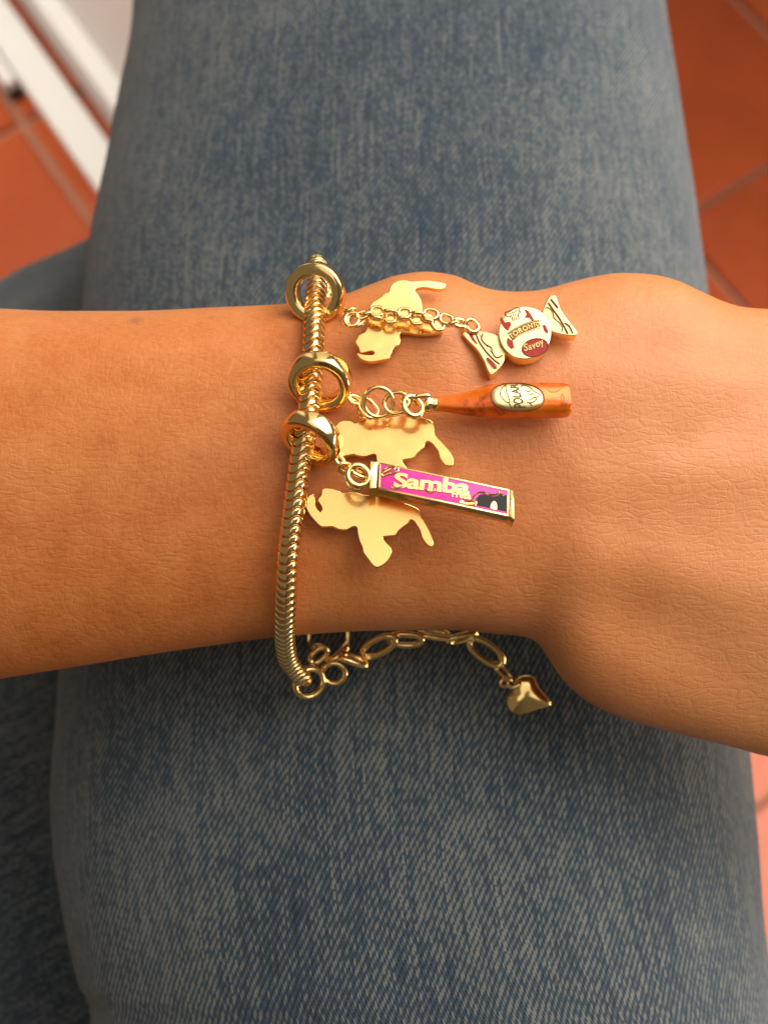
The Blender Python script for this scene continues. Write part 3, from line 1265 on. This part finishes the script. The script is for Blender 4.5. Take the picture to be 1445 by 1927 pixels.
# right twisted end
part('fold_line', *join(stroke(cw2, [zD(*q) for q in [(1030, 240), (1085, 320), (1150, 410), (1210, 510), (1250, 590)]], 0.34, 0.0), stroke(cw2, [zD(*q) for q in [(995, 300), (1040, 300), (1080, 350), (1095, 410), (1150, 460), (1190, 520), (1180, 570)]], 0.22, 0.0), stroke(cw2, [zD(*q) for q in [(1060, 200), (1100, 250), (1140, 300)]], 0.36, 0.0), stroke(cw2, [zD(*q) for q in [(985, 410), (1005, 440), (1012, 480)]], 0.26, 0.0), stroke(cw2, [zD(*q) for q in [(1215, 470), (1270, 510), (1305, 585)]], 0.30, 0.0)), INK_WARM, candy, 0)
# the round face: red fields, double T, the two words
part('enamel', *join(
    sheet(cdk, [zD(*q) for q in [(492, 395), (522, 425), (540, 462), (600, 452), (612, 490), (575, 562), (535, 530), (500, 480), (482, 430)]], 0.03, smooth=False),
    sheet(cdk, [zD(*q) for q in [(755, 312), (805, 328), (845, 390), (870, 440), (845, 447), (815, 412), (760, 410), (785, 370)]], 0.03, smooth=False),
    sheet(cdk, [zD(*q) for q in [(570, 635), (630, 675), (648, 748), (612, 765), (570, 725), (558, 680)]], 0.03, smooth=False),
    sheet(cdk, [zD(*q) for q in [(962, 492), (998, 490), (1032, 560), (1018, 596), (980, 556)]], 0.03, smooth=False)), RED, candy, 30)
ov = [zD(880 + 150 * cos(a) * cos(-0.25) - 100 * sin(a) * sin(-0.25), 748 + 150 * cos(a) * sin(-0.25) + 100 * sin(a) * cos(-0.25)) for a in [2 * pi * i / 24 for i in range(24)]]
part('oval_field', *sheet(cdk, ov, 0.03), RED, candy, 30)
part('outline', *join(stroke(cdk, ov, 0.16, 0.03, 2, True),
     stroke(cdk, [zD(*q) for q in [(540, 350), (600, 330), (690, 292), (700, 330), (715, 345), (690, 372), (700, 425)]], 0.20, 0.0),
     stroke(cdk, [zD(*q) for q in [(540, 350), (550, 385), (590, 400), (612, 385), (632, 445)]], 0.20, 0.0),
     stroke(cdk, [zD(*q) for q in [(585, 365), (640, 345), (690, 328)]], 0.15, 0.0),
     stroke(cdk, [zD(*q) for q in [(630, 360), (650, 440)]], 0.15, 0.0),
     stroke(cdk, [zD(*q) for q in [(650, 350), (672, 435)]], 0.15, 0.0),
     stroke(cdk, [zD(*q) for q in [(565, 590), (650, 530), (750, 480), (850, 445), (925, 440)]], 0.12, 0.0),
     stroke(cdk, [zD(*q) for q in [(620, 670), (690, 620), (790, 570), (880, 540), (945, 525)]], 0.12, 0.0)), INK_WARM, candy, 0)


def arc_word(pl, txt, base, hgt, ex, up, **kw):
    """word along a bent base line of photo pixels"""
    B_ = catmull([Vector((a[0], a[1], 0)) for a in base], 10)

    def fn(s, t, h):
        i = s * (len(B_) - 1)
        k = min(int(i), len(B_) - 2)
        p_ = B_[k].lerp(B_[k + 1], i - k)
        d_ = (B_[k + 1] - B_[k]).normalized()
        nrm_ = Vector((d_.y, -d_.x, 0))
        q_ = p_ + nrm_ * (hgt * t)
        return pl.at(q_.x, q_.y) + pl.n * (h + up)
    return text_map(txt, fn, ex, **kw)


part('lettering', *arc_word(cdk, 'TORONTO', [zD(*q) for q in [(612, 652), (690, 598), (785, 552), (870, 521), (930, 508)]], 56 / 6.02, 0.03, 0.09, bold=0.012, space=1.08), GOLD_PLATE, candy, 30)
part('band', *sheet(cdk, [zD(*q) for q in [(572, 592), (650, 536), (750, 486), (850, 452), (922, 442), (946, 508), (880, 530), (790, 560), (690, 608), (622, 664)]], 0.03, smooth=False), BAND, candy, 30)
part('lettering', *arc_word(cdk, 'Savoy', [zD(*q) for q in [(765, 815), (850, 795), (930, 765), (1000, 730)]], 105 / 6.02, 0.05, 0.08, bold=0.012, shear=0.12, space=1.06), GOLD, candy, 30)

# jump rings and the doubled cable chain that carry the candy
CW = Plane(*zA(1000, 470), 0.6, (0.0, 0.35, 0.93))


def cab_link(parent, x, y, L, Wd, ang, face=True, up=0.0, wire=0.36):
    c = CW.at(*zA(x, y), up)
    d = CW.ax * cos(ang) + CW.ay * sin(ang)
    nrm = CW.n if face else CW.n.cross(d) + CW.n * 0.25
    oval(parent, c, d, nrm, L, Wd, wire)


chain = root('cable_chain', CW.at(*zA(1000, 470)), 'short doubled gold cable chain lying across the uppermost map plate', 'chain')
for (x, y, L, Wd, a, fc, up) in [
        (600, 440, 2.6, 2.3, 0.5, False, 0.0), (640, 505, 3.3, 3.0, 0.2, True, -0.3), (615, 500, 3.3, 3.0, 1.2, True, 0.2), (685, 470, 2.4, 1.9, 0.4, True, 0.3), (728, 462, 2.4, 1.9, 0.3, False, 0.4),
        (797, 442, 2.75, 2.35, 0.0, True, 0.5), (885, 443, 2.7, 2.0, 0.0, False, 0.6), (992, 455, 2.8, 2.5, 0.0, True, 0.6), (1088, 460, 2.7, 2.0, -0.1, False, 0.6), (1180, 462, 3.1, 2.5, -0.1, True, 0.7),
        (790, 490, 2.4, 1.9, -0.2, False, 0.1), (893, 492, 2.6, 2.3, 0.0, True, 0.0), (985, 493, 2.6, 1.9, 0.0, False, 0.1), (1080, 503, 2.6, 2.3, 0.0, True, 0.0), (1160, 510, 2.5, 1.9, -0.2, False, 0.2),
        (1232, 535, 3.0, 2.5, -1.0, True, 0.5), (1290, 497, 2.9, 2.3, -0.4, True, 0.8), (1340, 530, 2.5, 2.0, 0.3, False, 0.7)]:
    cab_link(chain, x, y, L, Wd, a, fc, up)
oval(candy, CW.at(*zA(1385, 525), 0.5), (1, 0.3, 0), (0.3, 0.6, 0.7), 3.2, 2.6, 0.42, 'jump_ring')
oval(candy, cw1.at(*zD(165, 500), 0.1), (0.6, -0.8, 0), (0.1, 0.3, 0.9), 3.4, 2.8, 0.45, 'eyelet')

# ------------------------------------------------------------------ bottle charm
BP = Plane(940, 756, 2.4, (0.0, 0.34, 0.94))
bottle = root('bottle_charm', BP.at(940, 756), 'orange enamelled beer bottle charm with a gold oval label', 'charm')
PROF = [(797, 759, 0), (797.5, 759, 13), (800, 759, 18), (806, 759, 19), (810, 759, 17), (813, 759.5, 15), (824, 760, 15), (845, 760, 17), (868, 760, 20.5), (890, 758.5, 24.5), (908, 756.5, 28.5), (922, 755, 31.5), (938, 754, 33), (980, 754, 33.5), (1030, 754, 33.3), (1058, 754, 32.8), (1067, 754, 31), (1072, 754, 27.5), (1074, 754, 21), (1074.5, 754, 0)]
f_by = lerp_curve([(p_[0], p_[1]) for p_ in PROF])
f_br = lerp_curve([(p_[0], p_[2] * K) for p_ in PROF])
BH = 0.85                                    # slightly flattened


def bpoint(px, th, extra=0.0):
    """point on the bottle (a rounded square section): th from 0 (its front) round"""
    r = f_br(px) * 0.93
    c = BP.at(px, f_by(px))
    n = 3.2 if px > 880 else 2.0 + 1.2 * max(0.0, (px - 815) / 65)
    sy, sz = sin(th), cos(th)
    y = math.copysign(abs(sy) ** (2 / n), sy)
    z = math.copysign(abs(sz) ** (2 / n), sz)
    return c + (BP.ay * y * (r + extra)) + (BP.n * z * (r * BH + extra))


def project(p):
    t = D / (D - p.z)
    return 722.5 + p.x * t / K, 963.5 - p.y * t / K


def bottle_skin(x0, x1, nx, seg=40):
    V, F = [], []
    for i in range(nx + 1):
        px = x0 + (x1 - x0) * i / nx
        for k in range(seg):
            V.append(bpoint(px, 2 * pi * k / seg))
    for i in range(nx):
        for k in range(seg):
            l = (k + 1) % seg
            F.append((i * seg + k, i * seg + l, (i + 1) * seg + l, (i + 1) * seg + k))
    F.append(tuple(range(seg)))
    F.append(tuple(reversed([nx * seg + k for k in range(seg)])))
    return V, F


part('neck_cap', *bottle_skin(797.2, 822, 24), GOLD, bottle, 0)
part('glass_body', *bottle_skin(822.2, 1074.4, 110), AMBER, bottle, 0)


def bsurf(px, py, extra):
    """photo pixel -> bottle surface"""
    lo, hi = -1.45, 1.45
    for _ in range(22):
        mid = (lo + hi) / 2
        if project(bpoint(px, mid, extra))[1] > py:
            lo = mid
        else:
            hi = mid
    return bpoint(px, (lo + hi) / 2, extra)


def label_patch(cx, cy, rx, ry, extra):
    V, F = [bsurf(cx, cy, extra)], []
    nr, ns = 10, 40
    for i in range(1, nr + 1):
        e = extra if i < nr else -0.05
        for k in range(ns):
            a = 2 * pi * k / ns
            q = 0.985 if i == nr - 0 else 1.0
            rho = i / nr
            xx = math.copysign(abs(cos(a)) ** 0.85, cos(a))
            yy = math.copysign(abs(sin(a)) ** 0.85, sin(a))
            V.append(bsurf(cx + rx * rho * xx + 6 * rho * yy * 0.6, cy + ry * rho * yy, e))
    for k in range(ns):
        F.append((0, 1 + k, 1 + (k + 1) % ns))
    for i in range(nr - 1):
        for k in range(ns):
            l = (k + 1) % ns
            F.append((1 + i * ns + k, 1 + (i + 1) * ns + k, 1 + (i + 1) * ns + l, 1 + i * ns + l))
    return V, F


def zF(x, y):
    return 890 + x / 7.225, 700 + y / 7.225


part('label', *label_patch(969.5, 747.0, 48, 25.5, 0.10), GOLD_LABEL, bottle, 60)


def bstroke(pts, wid, extra=0.10, closed=False):
    q = catmull([Vector((*zF(*a), 0)) for a in pts], 4, closed)
    return tube([bsurf(a.x, a.y, extra) for a in q], wid / 2, 6, closed)


edge = [(580 + 352 * math.copysign(abs(cos(a)) ** 0.85, cos(a)) + 26 * sin(a), 340 + 190 * math.copysign(abs(sin(a)) ** 0.85, sin(a))) for a in [2 * pi * i / 30 for i in range(30)]]
part('label_drawing', *join(
    bstroke(edge, 0.14, 0.07, True),
    bstroke([(430, 170), (385, 210), (352, 265), (352, 320), (390, 375), (440, 415), (470, 400), (455, 340), (432, 270), (425, 215), (432, 170)], 0.19),
    bstroke([(455, 410), (475, 450), (500, 490)], 0.19),
    bstroke([(660, 152), (648, 185), (630, 212)], 0.20), bstroke([(640, 180), (710, 190), (770, 225), (815, 270), (865, 295), (862, 330), (825, 345), (825, 380), (790, 405), (740, 420), (695, 405)], 0.20),
    bstroke([(680, 245), (720, 265), (755, 255), (760, 235)], 0.19), bstroke([(720, 300), (770, 300), (790, 285)], 0.19), bstroke([(735, 370), (770, 365), (795, 345), (830, 350)], 0.20), bstroke([(740, 425), (770, 460)], 0.20)), INK, bottle, 0)


def polar_fn(s, t, h):
    # reads upwards along the bottle's girth
    y = 485 - s * 330
    x = 545 + 60 * (0.5 - abs(0.5 - s)) * 0 + 20 * (1 - s) - t * 0
    X = 600 - (1 - t) * 0
    xx = 585 + (1 - s) * 105 - 95 * t * (0.85 + 0.3 * (1 - s)) if False else (590 + 100 * (1 - s) ** 1.3) - (1 - 0) * t * (105 + 60 * (1 - s) ** 1.5) * 1.0
    return bsurf(*zF(xx, y), 0.10 + h)


part('lettering', *text_map('POLAR', polar_fn, 0.06, bold=0.025), INK, bottle, 30)
# raised bubbles and dents near the foot of the bottle
part('emblem', *join(bstroke([(1180, 290), (1200, 340), (1195, 410), (1170, 420), (1160, 360), (1180, 290)], 0.16, 0.0), bstroke([(1228, 430), (1245, 410), (1258, 430), (1240, 445), (1228, 430)], 0.12, 0.0), bstroke([(980, 230), (1030, 270), (1120, 260), (1190, 200), (1180, 170)], 0.14, 0.0)), AMBER, bottle, 0)
# its rings
BZ = BP.o.z
oval(bottle, U(*zB(420, 228), 3.6), (0.6, -0.8, 0), (0.25, 0.15, 0.9), 4.6, 4.0, 0.55, 'jump_ring')
oval(bottle, U(*zB(472, 190), 2.8), (1, 0.1, 0), (0.1, -0.75, 0.6), 3.8, 2.6, 0.45, 'eyelet')
oval(bottle, U(*zB(325, 210), 3.2), (1, 0.15, 0), (-0.15, 0.1, 1), 4.9, 4.3, 0.40)
big = root('jump_ring', U(712, 757, 2.6), 'largest round gold jump ring, between the middle ring and the bottle', 'ring')
inst('wire', oval_mesh(5.75, 5.75, 0.42), big, U(712, 757, 3.2), *basis((0.05, -0.15, 1)))
oval(big, U(*zA(735, 1135), 2.6), (0.6, -0.7, 0), (0.1, 0.2, 1), 4.4, 3.1, 0.40)
oval(big, U(*zA(640, 1075), 2.2), (1, -0.5, 0), (0.2, 0.55, 0.8), 3.0, 2.4, 0.40)
oval(big, U(*zA(690, 1150), 1.6), (0.3, -1, 0), (0.6, 0.1, 0.7), 3.0, 2.2, 0.40)

# ------------------------------------------------------------------ box charm
def zG(x, y):
    return 680 + x / 4.8167, 850 + y / 4.8167


XP = Plane(834, 919, 6.6, (0.02, 0.36, 0.93))
boxc = root('box_charm', XP.at(834, 919), 'pink enamelled gold sweet box charm with a black corner, lying over two map plates', 'charm')
TL, TR, BR, BL = zG(168, 100), zG(1338, 345), zG(1330, 585), zG(150, 335)


def quad(pl, a, b, c, d, th, bev, up=0.0):
    return plate([pl.at(*a, 0) + pl.n * up, pl.at(*b, 0) + pl.n * up, pl.at(*c, 0) + pl.n * up, pl.at(*d, 0) + pl.n * up], pl.n, th, bev)


part('case', *quad(XP, TL, TR, BR, BL, 3.1, 0.25), GOLD, boxc, 32)
cap1 = quad(XP, zG(82, 92), zG(150, 96), zG(135, 338), zG(68, 345), 3.7, 0.25, 0.35)
cap2 = quad(XP, zG(1336, 348), zG(1386, 356), zG(1384, 625), zG(1330, 592), 3.5, 0.25, 0.30)
part('end_cap', *cap1, GOLD, boxc, 32)
part('end_cap', *cap2, GOLD, boxc, 32)
# enamel sunk between raised gold rims
rim = join(quad(XP, zG(168, 100), zG(1338, 345), zG(1336, 358), zG(168, 113), 0.4, 0.05, 0.14), quad(XP, zG(152, 322), zG(1330, 572), zG(1330, 587), zG(150, 337), 0.4, 0.05, 0.14), quad(XP, zG(156, 112), zG(174, 114), zG(168, 326), zG(150, 322), 0.4, 0.05, 0.14), quad(XP, zG(1318, 352), zG(1337, 356), zG(1331, 575), zG(1313, 571), 0.4, 0.05, 0.14))
part('rim', *rim, GOLD, boxc, 32)
part('enamel', *quad(XP, zG(174, 114), zG(1320, 354), zG(1312, 568), zG(170, 326), 0.2, 0.01, 0.05), PINK, boxc, 32)
blk = [(1030, 470), (1040, 425), (1070, 392), (1110, 385), (1150, 400), (1195, 408), (1240, 400), (1255, 385), (1280, 400), (1316, 415), (1312, 546), (1240, 530), (1226, 520), (1226, 470), (1208, 450), (1185, 455), (1172, 480), (1168, 514), (1110, 500), (1050, 490)]
part('black_enamel', *sheet(XP, [zG(*q) for q in blk], 0.10, 0.09, smooth=False), BLACK, boxc, 32)
part('skyline', *join(stroke(XP, [zG(*q) for q in [(1000, 440), (1025, 400), (1060, 372), (1115, 372), (1155, 390), (1200, 392), (1238, 385), (1248, 360), (1262, 382), (1290, 400), (1320, 405)]], 0.32, 0.10), stroke(XP, [zG(*q) for q in [(900, 470), (960, 490), (1030, 480), (1035, 450), (1000, 455), (930, 450)]], 0.30, 0.10), stroke(XP, [zG(*q) for q in [(1000, 440), (1030, 470), (1030, 490)]], 0.3, 0.10), sheet(XP, [zG(*q) for q in [(1172, 516), (1174, 480), (1188, 457), (1206, 452), (1222, 472), (1224, 524)]], 0.13, 0.12), sheet(XP, [zG(*q) for q in [(895, 440), (930, 448), (1010, 455), (1028, 490), (960, 488), (890, 468)]], 0.12, 0.1)), GOLD, boxc, 32)
part('lettering', *text_on(XP, 'Samba', zG(288, 325), zG(975, 395), zG(305, 190), 0.10, 0.10, bold=0.03, space=0.94), GOLD_PLATE, boxc, 32)
part('lettering', *text_on(XP, 'Fresa', zG(818, 412), zG(990, 438), zG(820, 352), 0.10, 0.10, bold=0.02), GOLD_PLATE, boxc, 32)
part('underline', *join(stroke(XP, [zG(*q) for q in [(268, 322), (310, 335), (370, 318)]], 0.34, 0.10), stroke(XP, [zG(*q) for q in [(575, 335), (620, 372), (655, 362), (665, 340)]], 0.30, 0.10)), GOLD_PLATE, boxc, 32)
part('emblem', *join(stroke(XP, [zG(*q) for q in [(185, 205), (215, 165), (265, 140), (320, 145), (330, 175), (295, 200), (250, 205), (200, 225)]], 0.34, 0.10, closed=True), stroke(XP, [zG(*q) for q in [(190, 200), (235, 180), (270, 160)]], 0.45, 0.10), stroke(XP, [zG(*q) for q in [(310, 130), (300, 160), (275, 190)]], 0.24, 0.10)), GOLD, boxc, 32)
oval(boxc, U(*zC(375, 180), 6.2), (0.7, -0.7, 0), (0.15, 0.25, 1), 4.6, 4.3, 0.50, 'eyelet')
oval(boxc, U(*zC(360, 190), 5.0), (0.3, -1, 0), (-0.25, 0.15, 1), 5.0, 4.4, 0.36, 'jump_ring')
oval(boxc, U(*zC(375, 165), 5.6), (1, -0.4, 0), (0.4, 0.7, 0.45), 3.2, 2.4, 0.40, 'jump_ring')
oval(boxc, U(*zC(295, 135), 4.6), (1, -0.7, 0), (0.4, -0.5, 0.7), 3.2, 2.3, 0.40, 'jump_ring')
